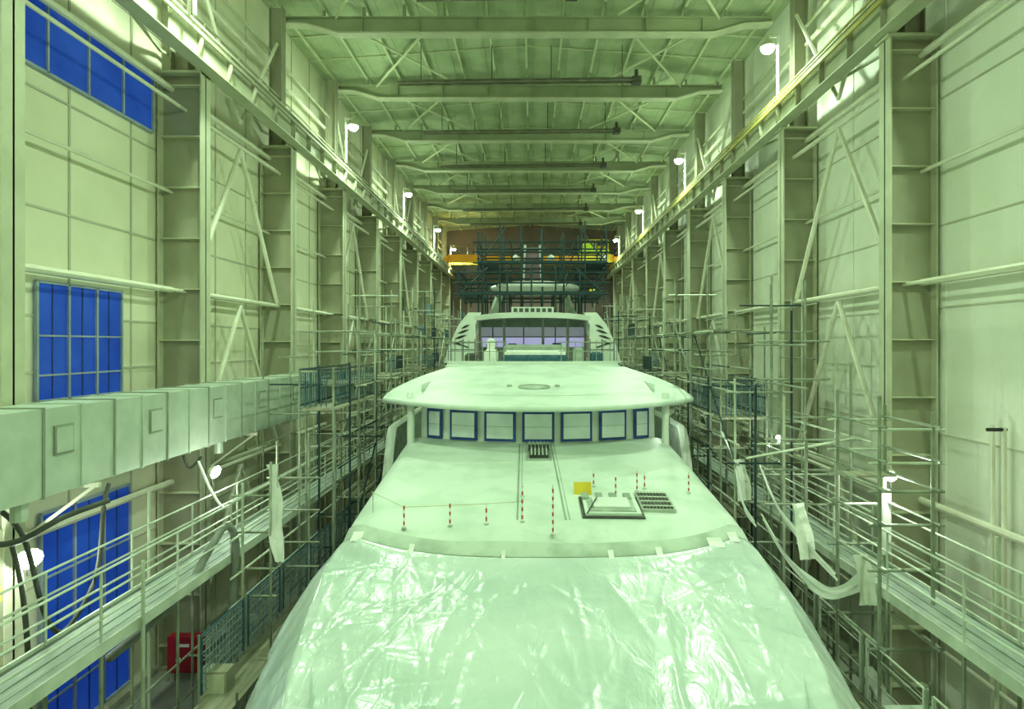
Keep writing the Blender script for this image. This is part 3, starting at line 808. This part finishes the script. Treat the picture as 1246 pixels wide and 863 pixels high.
# ------------------------------------------------------------------ small things
def flood(x,y,z,dx,dy,e,nm="flood_lamp",r=.16):
    p=empty(nm); b=MB(); d=Vector((dx,dy,-.25)).normalized()
    c=Vector((x,y,z)); b.path([c-d*.16,c-d*.1,c],[.07,r*.8,r],'steelL',12)
    b.path([c+d*.005,c+d*.02],[r*.9,r*.85],'lamp',12)
    b.tube(c-d*.1,c-d*.1-Vector((0,0,.35)),.02,'dark',5)
    b.obj("lamp_head",p); plight("lamp_bulb",tuple(c+d*.35),e,.05,p,(.9,1,.85))
flood(-8.75,10.0,E-3.72,.6,-.5,80,r=.2)
flood(-7.6,13.8,E-3.05,.9,-.2,60)
flood(7.15,11.5,E-2.62,-.5,-.6,60,r=.12)
flood(6.6,15.4,E-2.5,-.8,-.4,40,r=.1)
flood(4.25,18.2,E-2.2,-.8,-.5,8,r=.09)
flood(5.9,10.2,E-7.2,-.3,-.8,25,r=.12)
b=MB(); b.box(7.02,7.16,11.5,11.6,E-4.2,E-2.9,'white'); b.box(7.03,7.15,11.47,11.5,E-4.15,E-2.95,'white')
b.obj("white_batten")
b=MB()
for pts,r in (([(-8.7,9.3,E-2.6),(-8.5,9.6,E-3.2),(-8.3,9.8,E-4.6),(-8.2,10.1,E-5.0),(-7.9,10.4,E-4.2),(-7.9,10.6,E-3.0),(-7.95,10.8,E-2.6)],.04),
              ([(-9.0,9.0,E-3.1),(-8.4,9.3,E-3.2),(-7.9,9.7,E-2.9),(-7.5,10.2,E-2.75)],.05),
              ([(-8.7,9.6,E-3.3),(-8.5,9.6,E-4.2),(-8.4,9.6,E-6),(-8.6,9.7,0.1)],.04),
              ([(-8.2,13.5,E-2.6),(-8.1,13.6,E-2.9),(-8.0,13.9,E-2.7)],.03)):
    b.path(smoothpath(pts),r,'hoseD',8)
b.obj("dark_hose",None,True)
b=MB()
b.path(smoothpath([(-7.3,9.9,E-5.4),(-7.1,10.6,E-5.2),(-6.9,11.4,E-4.9),(-6.7,12.0,E-4.2),(-6.6,12.4,E-3.9),(-6.5,12.6,E-4.4),(-6.5,12.4,E-6),(-6.5,12.2,E-8.9)]),.08,'hose',9)
b.path(smoothpath([(-7.9,13.6,E-2.75),(-7.4,13.2,E-3.3),(-6.9,12.8,E-3.6),(-6.6,12.6,E-3.5)]),.03,'white',6)
b.obj("flexible_hose",None,True)
def ribbon(b,pts,w,k,ax=Vector((0,0,1))):
    P=smoothpath(pts,10); vs=[];n=7
    for i,p in enumerate(P):
        for j in range(n):
            t=j/(n-1)-.5; ww=w*(1+.5*noise.noise(p*1.7))
            q=p+ax*ww*t+Vector((.03*math.sin(j*1.7+i*.2),.04*noise.noise(p*3+Vector((j,0,0))),0)); vs.append(q)
    fs=[(i*n+j,i*n+j+1,(i+1)*n+j+1,(i+1)*n+j) for i in range(len(P)-1) for j in range(n-1)]
    b.add(vs,fs,k)
b=MB()
ax=Vector((-.35,0,1))
ribbon(b,[(4.9,12.2,E-3.7),(5.2,11.8,E-4.35),(5.5,11.3,E-4.7),(5.8,11.0,E-4.75),(6.1,10.7,E-4.4)],.3,'cloth',ax)
ribbon(b,[(5.4,13.6,E-2.9),(5.4,12.8,E-3.5),(5.6,12.2,E-4.0),(5.9,11.2,E-4.5)],.2,'cloth',ax)
ribbon(b,[(5.3,16.0,E-2.5),(5.2,14.8,E-3.0),(5.1,14.0,E-3.8),(5.1,13.2,E-4.1)],.22,'cloth',ax)
ribbon(b,[(5.55,12.0,E-3.3),(5.6,11.9,E-3.8),(5.65,11.8,E-4.4)],.32,'cloth',Vector((1,.2,0)))
ribbon(b,[(5.25,14.6,E-2.9),(5.3,14.5,E-3.3),(5.3,14.4,E-3.9)],.3,'cloth',Vector((1,.2,0)))
ribbon(b,[(6.1,10.7,E-3.9),(6.15,10.65,E-4.2),(6.2,10.6,E-4.8)],.3,'cloth',Vector((1,0,0)))
b.obj("draped_dust_sheet",None,True)
b=MB()
ribbon(b,[(-5.55,12.3,E-2.55),(-5.5,12.3,E-3.1),(-5.5,12.3,E-3.9),(-5.35,12.2,E-4.6)],.26,'cloth',Vector((1,.1,0)))
b.tube((-5.6,12.3,0),(-5.6,12.3,E-2.5),.028,'scaf',6)
b.obj("hanging_dust_sheet",None,True)
b=MB(); b.path(smoothpath([(6.6,11.3,E-6.4),(6.5,10.2,E-6.7),(6.4,9.2,E-6.6),(6.6,8.4,E-5.6),(6.9,7.6,E-5.0)]),.12,'white',9); b.obj("extraction_hose",None,True)
p=empty("fire_hose_cabinet"); b=MB()
b.box(-9.75,-8.85,15.35,15.6,E-8.75,E-7.8,'red'); b.box(-9.7,-8.9,15.33,15.35,E-8.7,E-7.85,'red')
b.box(-9.45,-9.15,15.32,15.33,E-8.05,E-7.97,'white'); b.box(-9.5,-9.38,15.32,15.33,E-8.45,E-8.33,'white'); b.box(-8.99,-8.95,15.29,15.33,E-8.35,E-8.2,'dark')
b.box(-9.7,-9.6,15.4,15.55,0,E-8.75,'steel'); b.box(-9.0,-8.9,15.4,15.55,0,E-8.75,'steel')
b.obj("cabinet_body",p)
b=MB(); b.box(-9.42,-9.2,9.93,9.95,E-4.44,E-4.19,'yellow'); b.box(-9.39,-9.23,9.925,9.93,E-4.35,E-4.33,'darkG'); b.box(-9.39,-9.23,9.925,9.93,E-4.29,E-4.27,'darkG'); b.obj("warning_sign")
b=MB(); b.box(-10.4,-9.15,9.95,9.965,0,E-3.2,'wall'); b.obj("cladding_panel")
b=MB(); b.box(-6.35,-5.8,10.9,11.2,E-7.6,E-6.2,'steel') ; b.box(-6.32,-5.83,10.88,10.9,E-7.55,E-6.25,'steelL'); b.box(-5.9,-5.87,10.85,10.88,E-7.1,E-6.9,'dark')
for x in (-6.3,-5.85): b.box(x-.03,x+.03,11.0,11.1,0,E-7.6,'steel')
b.obj("electrical_cabinet")
b=MB(); b.box(5.7,6.4,8.6,9.3,E-6.6,E-5.9,'steelL')
for x in (5.75,6.35):
    for y in (8.65,9.25): b.box(x-.04,x+.04,y-.04,y+.04,0,E-6.6,'steel')
b.box(5.67,6.43,8.57,9.33,E-5.9,E-5.84,'duct'); b.obj("equipment_crate")
b=MB(); b.tube((9.75,12.2,0),(9.75,12.2,E-1.7),.05,'girt',7); b.tube((9.75,11.9,0),(9.75,11.9,E-1.7),.05,'girt',7); b.tube((9.4,11.9,E-1.75),(9.8,11.9,E-1.75),.04,'dark',6); b.obj("downpipe")

# ------------------------------------------------------------------ world, camera
w=bpy.data.worlds.new("dusk"); sc.world=w; w.use_nodes=True
w.node_tree.nodes["Background"].inputs[0].default_value=(.02,.06,.25,1); w.node_tree.nodes["Background"].inputs[1].default_value=.5
sc.view_settings.view_transform='Standard'
sc.view_settings.exposure=0.08
sc.view_settings.gamma=0.95
cam=bpy.data.cameras.new("camera"); co=bpy.data.objects.new("camera",cam); sc.collection.objects.link(co)
co.location=(0,0,E); co.rotation_euler=(math.radians(90),0,0)
cam.sensor_width=36; cam.lens=36*700/1246; cam.shift_x=-25/1246; cam.shift_y=-11.5/1246; cam.clip_start=.05; cam.clip_end=300
sc.camera=co
